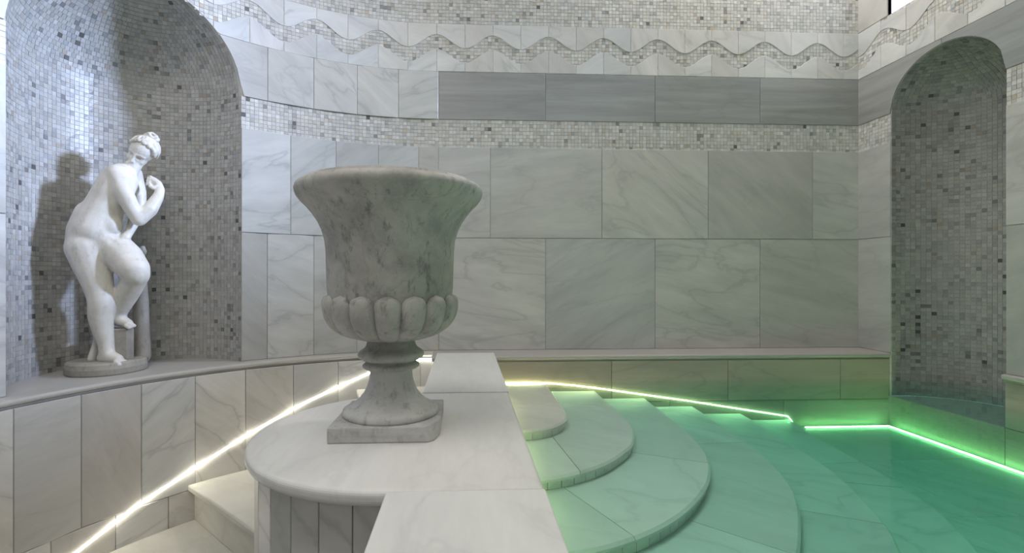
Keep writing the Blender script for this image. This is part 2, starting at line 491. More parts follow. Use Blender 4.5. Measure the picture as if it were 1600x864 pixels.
us = lin(90, A0, 20) 
un = [AM + math.degrees(math.asin(max(-1, min(1, NA / RW * math.cos(R(a)))))) for a in range(180, -1, -5)]
parts = [surf(m_cyl, us, ZFLOOR, Z_TOP), surf(m_cyl, un, archL, Z_TOP), surf(m_cyl, un, ZFLOOR, Z_LEDGE - .002), surf(m_cyl, lin(A1, 250, 40), ZFLOOR, Z_TOP),
         surf(m_nicheL, lin(0, 180, 48), Z_LEDGE - .01, Z_MB)]
dv = []; df = []
nu, ne = 60, 24
for u in lin(0, 180, nu):
    for e in lin(0, 90, ne): dv.append(m_domeL(u, e, 0))
for k, v in enumerate(dv):
    p = Vector(v)
    if not out_wall(p):          # bring the lip of the half dome out to the face of the wall
        rel = Vector((p.x - CXY[0], p.y - CXY[1], 0)); b_ = rel.dot(NOUT); c_ = rel.length_squared - RW * RW
        dv[k] = tuple(p + NOUT * (-b_ + math.sqrt(b_ * b_ - c_)))
orig_in = [out_wall(Vector(m_domeL(u, e, 0))) for u in lin(0, 180, nu) for e in lin(0, 90, ne)]
for i in range(nu):
    for j in range(ne):
        q4 = (i * (ne + 1) + j, (i + 1) * (ne + 1) + j, (i + 1) * (ne + 1) + j + 1, i * (ne + 1) + j + 1)
        if any(orig_in[k] for k in q4): df.append(q4)
parts.append((dv, df))
V, F = join(parts)
wall_left = mk('wall_left', V, F, M['grout'], origin=(-1.81, 1.39, ZFLOOR)); setp(wall_left, 'curved marble wall with the big arched mosaic niche of the statue', kind='structure')

# lower (thicker) part of the curved wall below the ledge
V, F = surf(m_low, lin(86, 252, 80), ZFLOOR, Z_LEDGE - .03)
dado = mk('wall_left_dado', V, F, M['grout_dark'], origin=(-1.74, 1.39, ZFLOOR)); setp(dado, 'lower curved marble wall below the statue ledge', kind='structure')

# back pool wall below the ledge
V, F = surf(m_poolback, [0.0, XR], ZFLOOR, Z_LEDGE - .03)
pw = mk('wall_pool', V, F, M['grout_dark'], origin=(1.25, 2.80, ZFLOOR)); setp(pw, 'low marble pool wall below the back ledge, half under water', kind='structure')

# front wall (behind the viewer), ceiling with two openings for the overhead lights, ground floor
V, F = surf(lambda u, v, w_: (u, -1.3, v), [-2.0, XR], ZFLOOR, Z_TOP)
setp(mk('wall_front', V, F, M['plaster']), 'plain plaster wall behind the viewer', kind='structure')
def ceil_quad(x0, x1, y0, y1): return ([(x0, y0, Z_TOP), (x1, y0, Z_TOP), (x1, y1, Z_TOP), (x0, y1, Z_TOP)], [(0, 1, 2, 3)])
V, F = join([ceil_quad(-2.0, XR, -1.3, .05), ceil_quad(-2.0, -1.4, .05, 1.15), ceil_quad(-.1, XR, .05, 1.15), ceil_quad(-2.0, XR, 1.15, 2.57),
             ceil_quad(-2.0, 1.15, 2.57, 2.87), ceil_quad(2.25, XR, 2.57, 2.87), ceil_quad(-2.0, XR, 2.87, YB)])
setp(mk('ceiling', V, F, M['plaster']), 'plain plaster ceiling with openings for overhead lights', kind='structure')
V, F = [(-2.0, -1.3, ZFLOOR), (XR + .4, -1.3, ZFLOOR), (XR + .4, YB, ZFLOOR), (-2.0, YB, ZFLOOR)], [(0, 1, 2, 3)]
floor = mk('floor', V, F, M['grout_dark']); setp(floor, 'stone floor at the foot of the stairs', kind='structure')

# ------------------------------------------------------------------ wall tiles
# back wall
for x0, x1 in zip((-.16, .493, 1.18, 1.853), (.493, 1.18, 1.853, XR)):
    tile('marble_tile', m_back, x0, x1, Z_MB, Z_B, M['grey'], wall_back, t=.0055)
for x0, x1 in zip((-.164, .153, .845, 1.519, 2.195), (.153, .845, 1.519, 2.195, XR)):
    tile('marble_tile', m_back, x0, x1, Z_D, Z_C, M['light'], wall_back, t=.0068)
for x0, x1 in zip((-.16, .493, 1.18, 1.853), (.493, 1.18, 1.853, XR)):
    tile('marble_tile', m_back, x0, x1, Z_LEDGE, Z_D, M['light'], wall_back, t=.0056)
mosaic('mosaic_band', mosaic_rect(m_back, -.184, XR, Z_MB - .176, Z_MB, PITCH), M['mosaic'], wall_back)
mosaic('mosaic_field', mosaic_rect(m_back, -.184, XR, Z_W, 2.05, PITCH), M['mosaic'], wall_back)
# wave border: every cut piece is its own tile
WP = 0.1715
ZWC = (Z_B + Z_W) / 2 - .006
def wave(s): return ZWC + .041 * math.cos(math.pi * s / WP)
HT = .043
mosaic('mosaic_wave', mosaic_rect(m_back, -.184, XR, Z_B, Z_W, PITCH), M['mosaic'], wall_back)
k0 = 0.169
ks = range(-2, 14)
for k in ks:
    x0, x1 = k0 + k * WP, k0 + (k + 1) * WP
    x0 = max(x0, -.176); x1 = min(x1, XR)
    if x1 - x0 < .02: continue
    tile('wave_tile', m_back, x0, x1, lambda u: wave(u - k0) + HT, Z_W, M['wave'], wall_back, t=.005, n=10, c=.0015)
    tile('wave_tile', m_back, x0, x1, Z_B, lambda u: wave(u - k0) - HT, M['wave'], wall_back, t=.005, n=10, c=.0015)
# curved wall
def cyl_row(name, edges, z0, z1, mat, t, c=.0016):
    for a, b in zip(edges, edges[1:]):
        if a >= A0 - .1 and b <= A1 + .1 and z1 <= Z_MB + .01: continue
        if b > A0 + .1 and a < A1 - .1:      # crosses the arch
            lo = lambda u: max(z0, archL(u) if A0 < u < A1 else z0)
            if min(z1 - lo(a), z1 - lo(b)) <= .003 and z1 - lo((a + b) / 2) <= .003: continue
            # trim where the arch rises above the row
            aa, bb = a, b
            for s in range(60):
                if z1 - lo(aa) < .006: aa += (b - a) / 60
                if z1 - lo(bb) < .006: bb -= (b - a) / 60
            if bb - aa < .3: continue
            tile(name, m_cyl, aa, bb, lo, z1, mat, wall_left, t=t, n=14, c=c, su=SUC)
        else:
            tile(name, m_cyl, a, b, z0, z1, mat, wall_left, t=t, n=1, c=c, su=SUC)
eB = [89.3, 97.77, 106.26, 114.82, 123.4, 132.0, 140.6, 149.2, 157.8, 166.4, 175.0, 183.6]
eC = [89.3, 93.52, 101.95, 110.5, 119.2, A0, A1, 169.2, 177.8, 186.4]
eD = [89.3, 97.77, 106.35, 114.82, 123.45, A0, A1, 165, 173.6, 182.2]
cyl_row('marble_tile', eB, Z_MB, Z_B, M['grey2'] if 'grey2' in M else M['light'], .0075, .0016)
cyl_row('marble_tile', eC, Z_D, Z_C, M['light'], .0068)
cyl_row('marble_tile', eD, Z_LEDGE, Z_D, M['light'], .0056)
cells = mosaic_rect(m_cyl, 89.2, A0, Z_MB - .172, Z_MB, PITCH, SUC) + mosaic_rect(m_cyl, A1, 185, Z_MB - .172, Z_MB, PITCH, SUC)
mosaic('mosaic_band', cells, M['mosaic'], wall_left)
mosaic('mosaic_field', mosaic_rect(m_cyl, 89.5, 150, Z_W, 2.05, PITCH, SUC), M['mosaic'], wall_left)
mosaic('mosaic_wave', mosaic_rect(m_cyl, 89.5, 185, Z_B, Z_W, PITCH, SUC, mask=lambda u, v: v > archL(u) or u > A1), M['mosaic'], wall_left)
DW = 6.15
def wavec(u): return ZWC + .041 * math.cos(math.pi * (u - 101.97) / DW)
for k in range(-1, 15):
    a, b = 95.82 + k * DW, 95.82 + (k + 1) * DW
    arch = lambda u: archL(u) if A0 < u < A1 else 0
    def lo1(u): return max(Z_B, arch(u))
    am = (a + b) / 2
    tile('wave_tile', m_cyl, a, b, lambda u: max(wavec(u) + HT, min(Z_W - .004, arch(u))), Z_W, M['wave'], wall_left, t=.005, n=10, c=.0015, su=SUC)
    # lower pieces, trimmed where the arch swallows them
    aa, bb = a, b
    for s in range(60):
        if wavec(aa) - HT - lo1(aa) < .008: aa += (b - a) / 60
        if wavec(bb) - HT - lo1(bb) < .008: bb -= (b - a) / 60
    if bb - aa > .8:
        tile('wave_tile', m_cyl, aa, bb, lo1, lambda u: wavec(u) - HT, M['wave'], wall_left, t=.005, n=10, c=.0015, su=SUC)
# marble edging that lines the arch where the niche meets the wall is the tiles' own cut edge
# niche mosaic (cylinder + half dome)
cells = mosaic_rect(m_nicheL, 0, 180, Z_LEDGE, Z_MB, PITCH, 180 / (math.pi * .48))
ne = round(math.pi / 2 * .47 / PITCH)
for j in range(ne):
    e0, e1 = 90 * j / ne, 90 * (j + 1) / ne
    nu = max(3, round(math.pi * .48 * math.cos(R((e0 + e1) / 2)) / PITCH))
    for i in range(nu):
        a0, a1 = 180 * i / nu, 180 * (i + 1) / nu
        P4 = [Vector(m_domeL(a, e, 0)) for a, e in ((a0, e0), (a1, e0), (a1, e1), (a0, e1))]
        if not all(out_wall(p) for p in P4): continue
        c1 = Vector(m_domeL((a0 + a1) / 2, (e0 + e1) / 2, .01)); c0 = Vector(m_domeL((a0 + a1) / 2, (e0 + e1) / 2, 0))
        cells.append((P4, (c1 - c0).normalized()))
mosaic('niche_mosaic', cells, M['mosaic'], wall_left, .85)  # same stones darkened: shade of the recess put into their colour
# right wall
tile('marble_tile', m_right, RY1, YB, Z_LEDGE, Z_D, M['light'], wall_right, t=.0056)
tile('marble_tile', m_right, RY1, YB, Z_D, Z_C, M['light'], wall_right, t=.0068)
for a, b in ((1.52, RY0), (.85, 1.52)):
    tile('marble_tile', m_right, a, b, Z_LEDGE, Z_D, M['light'], wall_right, t=.0056)
    tile('marble_tile', m_right, a, b, Z_D, Z_C, M['light'], wall_right, t=.0068)
arr = lambda u: archR(u) if RY0 < u < RY1 else Z_MB
tile('marble_tile', m_right, RYC, YB, arr, Z_B, M['grey'], wall_right, t=.0055, n=28)
tile('marble_tile', m_right, 1.85, RYC, arr, Z_B, M['grey'], wall_right, t=.0055, n=28)
tile('marble_tile', m_right, 1.2, 1.85, Z_MB, Z_B, M['grey'], wall_right, t=.0055)
cells = mosaic_rect(m_right, RY1, YB, Z_MB - .172, Z_MB, PITCH) + mosaic_rect(m_right, 1.2, RY0, Z_MB - .172, Z_MB, PITCH)
mosaic('mosaic_band', cells, M['mosaic'], wall_right)
mosaic('mosaic_wave', mosaic_rect(m_right, 1.2, YB, Z_B, Z_W, PITCH), M['mosaic'], wall_right)
for k in range(0, 11):
    b, a = YB - k * WP, YB - (k + 1) * WP
    wv = lambda u: ZWC + .041 * math.cos(math.pi * (u - YB + .02) / WP + math.pi)
    ztop = Z_W if not (WIN[0] < (a + b) / 2 < WIN[1]) else min(Z_W, WIN[2])
    tile('wave_tile', m_right, a, b, lambda u: wv(u) + HT, ztop, M['wave'], wall_right, t=.005, n=10, c=.0015)
    tile('wave_tile', m_right, a, b, Z_B, lambda u: wv(u) - HT, M['wave'], wall_right, t=.005, n=10, c=.0015)
for a, b in ((WIN[1], YB), (1.5, WIN[0])):
    tile('marble_tile', m_right, a, b, Z_W, 2.25, M['light'], wall_right, t=.0056)
cells = mosaic_rect(m_nicheR, 0, 180, Z_SILL, Z_MB, PITCH, 180 / (math.pi * .325))
ne = round(math.pi / 2 * .29 / PITCH)
for j in range(ne):
    e0, e1 = 90 * j / ne, 90 * (j + 1) / ne
    nu = max(3, round(math.pi * .325 * math.cos(R((e0 + e1) / 2)) / PITCH))
    for i in range(nu):
        a0, a1 = 180 * i / nu, 180 * (i + 1) / nu
        P4 = [Vector(m_domeR(a, e, 0)) for a, e in ((a0, e0), (a1, e0), (a1, e1), (a0, e1))]
        c1 = Vector(m_domeR((a0 + a1) / 2, (e0 + e1) / 2, .01)); c0 = Vector(m_domeR((a0 + a1) / 2, (e0 + e1) / 2, 0))
        cells.append((P4, (c1 - c0).normalized()))
mosaic('niche_mosaic', cells, M['mosaic'], wall_right, .72)  # darkened further, painting in the shade of the pool niche
pts = [(m_nicheR(u, 0, 0)[0], m_nicheR(u, 0, 0)[1]) for u in lin(0, 180, 24)]
slab('niche_floor', pts[::-1], Z_SILL, .03, M['grout_dark'], wall_right, .002)

# lower curved wall panels
e1_ = [93.0, 101.6, 110.35, 119.14, 127.95, 136.5, 144.8, 153.1, 161.3, 169.6, 178, 186.4]
for a, b in zip(e1_, e1_[1:]): tile('marble_panel', m_low, a, b, -1.028, Z_LEDGE - .034, M['panel'], dado, t=.010, su=SUL)
tile('marble_panel', m_low, 88, 93.0, -1.028, Z_LEDGE - .034, M['panel'], dado, t=.010, su=SUL)
e2_ = [115.8, 124.2, 132.4, 140.74, 148.5, 156.95, 165.2, 173.5, 181.8]
for a, b in zip(e2_, e2_[1:]): tile('marble_panel', m_low, a, b, ZFLOOR, -1.028, M['panel'], dado, t=.010, su=SUL)
# pool wall panels
for x0, x1 in zip((.17, .839, 1.523, 2.2), (.839, 1.523, 2.2, XR)):
    tile('marble_panel', m_poolback, x0, x1, -.72, Z_LEDGE - .034, M['pool_wall'], pw, t=.010)
for x0, x1 in zip((.17, .5, 1.18, 1.857), (.5, 1.18, 1.857, XR)):
    tile('marble_panel', m_poolback, x0, x1, -.90, -.72, M['pool_wall'], pw, t=.010)
for a, b in ((RY0, 2.80), (1.5, RY0), (.85, 1.5), (.2, .85)):
    tile('marble_panel', m_right, a, b, -.90, Z_SILL + .002, M['pool_wall'], wall_right, t=.010)
for a, b in ((1.5, RY0), (.85, 1.5), (.2, .85)):
    tile('marble_panel', m_right, a, b, Z_SILL + .002, Z_LEDGE - .03, M['pool_wall'], wall_right, t=.010)

# ------------------------------------------------------------------ ledges (moulded marble trim)
def ledge_profile(d0, lip):
    """(w, z): from the wall outwards; rounded lip with a small fillet under it"""
    P = [(d0, Z_LEDGE)]
    r = .012
    for a in lin(90, -90, 8): P.append((lip - r + r * math.cos(R(a)), Z_LEDGE - r + r * math.sin(R(a))))
    P += [(lip - r - .002, Z_LEDGE - 2 * r), (lip - r - .002, Z_LEDGE - 2 * r - .008), (lip - .024, Z_LEDGE - 2 * r - .010), (d0, Z_LEDGE - 2 * r - .010)]
    return P
prof = ledge_profile(-.01, RW - 1.545)
V = []
path = lin(90.2, 186, 100)
for u in path:
    for wv_, z in prof: V.append(m_cyl(u, z, wv_))
F = grid_faces(len(path), len(prof))
t1 = mk('trim_1', V, F, M['ledge']); setp(t1, 'curved marble ledge with rounded lip that carries the statue', kind='structure')
pts = [m_nicheL(u, 0, 0)[:2] for u in lin(0, 180, 30)]
arc = [m_cyl(u, 0, -.006)[:2] for u in lin(A0, A1, 16)][1:-1]
V = [(p[0], p[1], Z_LEDGE + .0005) for p in pts + arc]
mk('niche_shelf', V, [tuple(range(len(V)))], M['ledge'], t1)
prof = ledge_profile(-.005, .24)
V = []
for x in (-.189, XR - .0005):
    for wv_, z in prof: V.append(m_back(x, z, wv_))
F = grid_faces(2, len(prof)); F.append(tuple(range(len(prof)))); F.append(tuple(range(len(prof), 2 * len(prof))))
t2 = mk('trim_2', V, F, M['ledge']); setp(t2, 'straight marble ledge with rounded lip above the pool', kind='structure')
prof = ledge_profile(-.005, .032)
V = []
for y in (RY0 - .002, -.5):
    for wv_, z in prof: V.append(m_right(y, z, wv_))
F = grid_faces(2, len(prof)); F.append(tuple(range(len(prof))))
t3 = mk('trim_3', V, F, M['ledge']); setp(t3, 'short narrow marble ledge right of the arched pool niche', kind='structure')

# window in the right wall
wn = thing('window_1', (XR + .12, (y0 + y1) / 2, z0), 'bright white clerestory window high in the right wall', kind='structure')
fw = .018
for nm, a, b, c, d in (('window_frame', y0, y1, z0, z0 + fw), ('window_frame', y0, y1, z1 - fw, z1), ('window_frame', y0, y0 + fw, z0 + fw, z1 - fw), ('window_frame', y1 - fw, y1, z0 + fw, z1 - fw)):
    box(nm, XR + .004, XR + .03, a, b, c, d, M['frame'], wn)
box('window_pane', XR + .014, XR + .019, y0 + fw, y1 - fw, z0 + fw, z1 - fw, M['glass'], wn, .001)

# ================================================================== divider parapet with round podium
PX0, PX1 = -.166, .170
PC_, PR = (-.17, 1.478), .437
parapet = thing('parapet', (0, 1.1, ZFLOOR), 'low marble parapet with round podium dividing the stairs from the pool', 'parapet')
# core
V = []; F = []
out = [(PX1 - .012, -1.28), (PX1 - .012, 2.95), (PX0 + .014, 2.95), (PX0 + .014, PC_[1] + .40)]
out += [(PC_[0] + .402 * math.cos(R(a)), PC_[1] + .402 * math.sin(R(a))) for a in lin(92, 268, 30)]
out += [(PX0 + .014, PC_[1] - .40), (PX0 + .014, -1.28)]
slab('core', out, Z_LEDGE - .034, -ZFLOOR + Z_LEDGE - .034, M['grout_dark'], parapet, .001, 1)
# drum panels
def m_drum(u, v, w_):
    a = R(u); r = .402 + w_; return (PC_[0] + r * math.cos(a), PC_[1] + r * math.sin(a), v)
na = 16
for i in range(na):
    a, b = 90 + 180 * i / na + .0, 90 + 180 * (i + 1) / na
    tile('drum_panel', m_drum, a + 1.2, b + 1.2, ZFLOOR, Z_LEDGE - .037, M['panel'], parapet, t=.012, su=180 / math.pi / .41)
# near and far parapet side panels
def m_pl(u, v, w_): return (PX0 + .014 - w_, u, v)
def m_pr(u, v, w_): return (PX1 - .012 + w_, u, v)
for a, b in ((-1.28, -.3), (-.3, .4), (.4, 1.06), (1.9, 2.4), (2.4, 2.95)):
    tile('side_panel', m_pl, a, b, ZFLOOR, Z_LEDGE - .037, M['panel'], parapet, t=.010)
for a, b in zip(lin(-1.28, 2.79, 6), lin(-1.28, 2.79, 6)[1:]):
    tile('side_panel', m_pr, a, b, ZFLOOR, Z_LEDGE - .037, M['pool'], parapet, t=.010)
# cap slabs
slab('cap_slab', [(PX0, -1.28), (PX1, -1.28), (PX1, 1.0385), (PX0, 1.0385)], Z_LEDGE, .034, M['slab'], parapet, .004)
o1 = [(PX1, 1.0415), (PX1, 1.917), (PC_[0] + .02, 1.917)] + [(PC_[0] + PR * math.cos(R(a)), PC_[1] + PR * math.sin(R(a))) for a in lin(92, 268, 48)] + [(PC_[0] + .02, 1.0415)]
slab('podium_slab', o1, Z_LEDGE, .036, M['slab'], parapet, .014, 5)
slab('cap_slab', [(PX0, 1.920), (PX1, 1.920), (PX1, 2.90), (PX0, 2.90)], Z_LEDGE + .0015, .034, M['slab'], parapet, .004)

# ================================================================== stairs along the curved wall
stairs = thing('stone_stairs', (-1.0, 2.2, ZFLOOR), 'curving marble stairs between the curved wall and the round podium', 'stairs')
steps = [(-.65, 90.5, 105.7), (-.825, 105.7, 121.5), (-1.0, 121.5, 136.8), (-1.175, 136.8, 152.5), (-1.35, 152.5, 168.0)]
def cy(r, a): return (CXY[0] + r * math.cos(R(a)), CXY[1] + r * math.sin(R(a)))
for z, a0, a1 in steps:
    ov = .9
    o_ = [cy(RL - .012, a) for a in lin(a0 - .4, a1 + ov, 8)] + [cy(.33, a) for a in lin(a1 + ov, a0 - .4, 4)]
    if z > -.7: o_ = [cy(RL - .012, a) for a in lin(91, a1 + ov, 8)] + [cy(.36, a1 + ov), (-.19, 1.75), (-.19, 2.6)]
    slab('tread', o_, z, .032, M['stair'], stairs, .008, 3)
    rr = [cy(RL - .012, a1 - .1), cy(.33, a1 - .1), cy(.33, a1 - 1.0), cy(RL - .012, a1 - 1.0)]
    slab('riser', rr, z - .034, .142 if z > -1.3 else .114, M['stair'], stairs, .002, 1)
bf = slab('floor_slab', [cy(RL - .012, a) for a in lin(168, 250, 20)] + [cy(.45, a) for a in lin(250, 168, 6)], ZFLOOR + .004, .02, M['stair'], stairs, .001, 1)

# ================================================================== pool
pool_floor = thing('floor_pool', (1.4, 1.4, -.90), 'submerged marble slab floor of the green pool', kind='structure')
ZP = -.873
xs = [.17, .75, 1.32, 1.86, 2.47 + .03]; ysv = [-1.28, -.5, .05, .6, 1.15, 1.70, 2.25, 2.80]
for i in range(4):
    for j in range(7):
        slab('floor_slab', [(xs[i] + .001, ysv[j] + .001), (xs[i + 1] - .001, ysv[j] + .001), (xs[i + 1] - .001, ysv[j + 1] - .001), (xs[i] + .001, ysv[j + 1] - .001)], ZP, .03, M['pool'], pool_floor, .002, 1)

# step outlines (plan), from the back wall round to the parapet
def catmull(P, n):
    out = []
    P = [Vector(p) for p in P]
    Q = [P[0] * 2 - P[1]] + P + [P[-1] * 2 - P[-2]]
    dense = []
    for i in range(1, len(Q) - 2):
        for s in range(20):
            t = s / 20
            a, b, c, d = Q[i - 1], Q[i], Q[i + 1], Q[i + 2]
            dense.append(.5 * ((2 * b) + (c - a) * t + (2 * a - 5 * b + 4 * c - d) * t * t + (3 * b - a - 3 * c + d) * t ** 3))
    dense.append(P[-1])
    L = [0]
    for a, b in zip(dense, dense[1:]): L.append(L[-1] + (b - a).length)
    k = 0
    for i in range(n + 1):
        t = L[-1] * i / n
        while k < len(L) - 2 and L[k + 1] < t: k += 1
        f = (t - L[k]) / max(1e-9, L[k + 1] - L[k])
        out.append(dense[k].lerp(dense[k + 1], f))
    return out, L[-1]
ZT = [-.610, -.655, -.70, -.75, -.795, -.835]
YBK = 2.788
CUR = [
 [(.46, YBK), (.459, 2.5), (.456, 2.25), (.445, 2.14), (.415, 2.06), (.352, 1.99), (.28, 1.955), (.17, 1.94)],
 [(.745, YBK), (.745, 2.52), (.745, 2.33), (.735, 2.17), (.718, 2.07), (.66, 1.91), (.60, 1.825), (.51, 1.725), (.40, 1.645), (.28, 1.595), (.17, 1.58)],
 [(1.035, YBK), (1.025, 2.6), (1.012, 2.32), (1.0, 2.15), (.964, 1.94), (.935, 1.85), (.893, 1.755), (.841, 1.662), (.781, 1.579), (.695, 1.481), (.592, 1.389), (.481, 1.315), (.363, 1.261), (.27, 1.238), (.17, 1.23)],
 [(1.315, YBK), (1.308, 2.63), (1.287, 2.40), (1.279, 2.18), (1.258, 2.03), (1.213, 1.84), (1.152, 1.677), (1.082, 1.546), (1.022, 1.455), (.905, 1.295), (.76, 1.13), (.6, 1.0), (.4, .91), (.17, .87)],
 [(1.60, YBK), (1.59, 2.61), (1.557, 2.415), (1.541, 2.257), (1.525, 2.08), (1.48, 1.86), (1.37, 1.565), (1.31, 1.443), (1.253, 1.358), (1.13, 1.17), (.96, .96), (.75, .77), (.48, .62), (.17, .55)],
 [(1.895, YBK), (1.84, 2.54), (1.785, 2.132), (1.757, 1.964), (1.723, 1.805), (1.687, 1.677), (1.615, 1.526), (1.555, 1.416), (1.42, 1.2), (1.22, .9), (.95, .6), (.6, .38), (.17, .26)],
]
pool_steps = thing('pool_steps', (.9, 2.0, -.9), 'rounded marble steps fanning down into the green pool water', 'steps')
JP = [[], [((900, 733.8), (873.8, 681.3))], [((1107.5, 721.8), (985.6, 707.8)), ((980, 833.4), (897.5, 771.5))], [((1168, 691), (1096.9, 694)), ((1170, 850), (1083, 818))], [((1375, 813.7), (1251, 800))], [((1348, 722.3), (1293.4, 728)), ((1411.5, 761.6), (1330, 757.4))]]
def near_t(curve, px, z):
    r = ray(*px); p = r * (z / r.z); p = Vector((p.x, p.y))
    return min(range(1, NS), key=lambda k: (curve[k] - p).length)
NS = 60
curves = []
for i, c in enumerate(CUR):
    pts_, L = catmull(c, NS); curves.append((pts_, L))
for i, (pts_, L) in enumerate(curves):
    z = ZT[i]
    inner = [Vector((.172, 2.788 - (2.788 - 1.94) * k / NS)) for k in range(NS + 1)] if i == 0 else curves[i - 1][0]
    # tuck the inner edge under the step above
    if i > 0:
        ctr = Vector((.17, 2.3)); inner = [Vector((p.x - (.02 if p.x > .2 else 0), min(YBK, p.y + (.02 if p.y < 2.1 else 0)))) for p in inner]
    cuts = [(0, 0)] + [(near_t(pts_, a, z), near_t(inner, b, z)) for a, b in JP[i]] + [(NS, NS)]
    for (a, ia), (b, ib) in zip(cuts, cuts[1:]):
        oo = [pts_[k].copy() for k in range(a, b + 1)]
        ii = []
        for k in range(b - a + 1):
            f = ia + (ib - ia) * k / (b - a); k0_ = min(NS - 1, int(f)); ii.append(inner[k0_].lerp(inner[k0_ + 1], f - k0_))
        # joints: pull both ends back a hair
        if a > 0: d = (oo[1] - oo[0]).normalized() * .0015; oo[0] += d; ii[0] += d
        if b < NS: d = (oo[-2] - oo[-1]).normalized() * .0015; oo[-1] += d; ii[-1] += d
        outl = oo + ii[::-1]
        ar = sum(p.x * q_.y - q_.x * p.y for p, q_ in zip(outl, outl[1:] + outl[:1]))
        if ar < 0: outl = outl[::-1]
        # build with strips to stay robust on concave outlines
        n = b - a + 1; V = []; F = []
        th = .016; r_ = .008
        for k in range(n):
            o, q_ = oo[k], ii[k]
            dr = (o - q_); dr = dr.normalized() if dr.length > 1e-6 else Vector((1, 0))
            oi = o - dr * r_
            V += [(q_.x, q_.y, z), (oi.x, oi.y, z), (o.x, o.y, z - r_), (o.x, o.y, z - th), (q_.x, q_.y, z - th)]
        for k in range(n - 1):
            for s in range(5):
                s2 = (s + 1) % 5
                F.append((k * 5 + s, (k + 1) * 5 + s, (k + 1) * 5 + s2, k * 5 + s2))
        F.append((0, 1, 2, 3, 4)); F.append(tuple((n - 1) * 5 + s for s in range(5)))
        mk('tread', V, F, M['pool'], pool_steps)
    # risers
    zb = (ZT[i + 1] if i < 5 else ZP) - .001
    ins = .010
    def rp(t):
        k = min(NS - 1, int(t * NS)); f = t * NS - k
        p = pts_[k].lerp(pts_[k + 1], f); tg = (pts_[k + 1] - pts_[k]).normalized()
        return p - Vector((-tg.y, tg.x)) * (-1) * 0 + Vector((tg.y, -tg.x)) * ins, Vector((tg.y, -tg.x))
    # normal (tg.y,-tg.x) points inwards for these curves when it heads toward the parapet side
    def m_ris(u, v, w_):
        p, nn = rp(max(0, min(1, u)))
        c_ = Vector((.17, 2.4)); sgn = 1 if (c_ - p).dot(nn) > 0 else -1
        p0_ = pts_[min(NS - 1, int(max(0, min(1, u)) * NS))]
        k = min(NS - 1, int(max(0, min(.9999, u)) * NS)); f = max(0, min(1, u)) * NS - k
        base = pts_[k].lerp(pts_[k + 1], f) + nn * sgn * (ins + .006)
        q_ = base - nn * sgn * w_
        return (q_.x, q_.y, v)
    V, F = surf(m_ris, lin(0, 1, NS), zb, z - .012)
    mk('riser_core', V, F, M['grout_dark'], pool_steps)
    if i < 3:
        nt_ = max(4, round(L / .052))
        for k in range(nt_):
            tile('riser_tile', m_ris, k / nt_, (k + 1) / nt_, zb, z - .016, M['pool'], pool_steps, t=.006, c=.001, gap=.0014, su=1 / L)
    else:
        nt_ = 7
        for k in range(nt_):
            tile('riser_tile', m_ris, k / nt_, (k + 1) / nt_, zb, z - .016, M['pool'], pool_steps, t=.006, c=.001, gap=.0014, su=1 / L, n=9)

# water body
ZW = -.603
V, F = [], []
x0, x1, ya, yb = .165, XR + .42, -1.28, 2.796
nx, ny = 40, 40
bm = bmesh.new()
vs = [bm.verts.new(p) for p in ((x0, ya, ZW), (x1, ya, ZW), (x1, yb, ZW), (x0, yb, ZW), (x0, ya, -.895), (x1, ya, -.895), (x1, yb, -.895), (x0, yb, -.895))]
for f in ((0, 1, 2, 3), (7, 6, 5, 4), (0, 4, 5, 1), (1, 5, 6, 2), (2, 6, 7, 3), (3, 7, 4, 0)): bm.faces.new([vs[i] for i in f])
bmesh.ops.recalc_face_normals(bm, faces=bm.faces)
me = bpy.data.meshes.new('pool_water')
for v in bm.verts: v.co -= Vector((1.3, .75, -.895))
bm.to_mesh(me); bm.free()
water = place('pool_water', me, M['water'], None, (1.3, .75, -.895))
setp(water, 'still clear green water filling the pool', 'water', kind='stuff')

# ================================================================== LED strips
def led(name, pts, nrm, up, label, mat, wd=.010, dp=.008):
    """pts: path; nrm(i): direction away from the wall; up(i): across the strip"""
    base = (Vector(pts[0]) + Vector(pts[-1])) / 2
    t = thing(name, base, label, 'light strip', 'linear lights')
    n = len(pts)
    def sweep(sec):
        V = []
        for i, p in enumerate(pts):
            p = Vector(p)
            for a, b in sec: V.append(p + nrm(i) * a + up(i) * b)
        F = grid_faces(n, len(sec))
        m = len(sec)
        F += [(i * m + m - 1, i * m, (i + 1) * m, (i + 1) * m + m - 1) for i in range(n - 1)]
        F.append(tuple(range(m))); F.append(tuple((n - 1) * m + s for s in range(m)))
        return V, F
    V, F = sweep([(0, -wd / 2 + .001), (dp * .5, -wd / 2 + .001), (dp * .5, wd / 2 - .001), (0, wd / 2 - .001)])
    mk('channel', V, F, M['alu'], t)
    V, F = sweep([(dp * .25, -wd / 2), (dp * .8, -wd / 2 + .001), (dp + .0025, 0), (dp * .8, wd / 2 - .001), (dp * .25, wd / 2)])
    mk('diffuser', V, F, mat, t)
    return t
P = [(89.5, -.492), (97, -.492), (103.85, -.56), (117.67, -.706), (128.06, -.828), (136.61, -.93), (144.86, -1.016), (154.06, -1.119), (168, -1.272)]
path = []; angs = []
for (a, z), (b, z2) in zip(P, P[1:]):
    for s in range(6):
        t = s / 6; angs.append(a + (b - a) * t); path.append(m_low(a + (b - a) * t, z + (z2 - z) * t, .0105))
angs.append(168); path.append(m_low(168, -1.272, .0105))
nr = lambda i: Vector((-math.cos(R(angs[i])), -math.sin(R(angs[i])), 0))
led('led_strip', path, nr, lambda i: Vector((0, 0, 1)), 'glowing white light strip climbing the curved wall beside the stairs', M['led'], .013, .006)
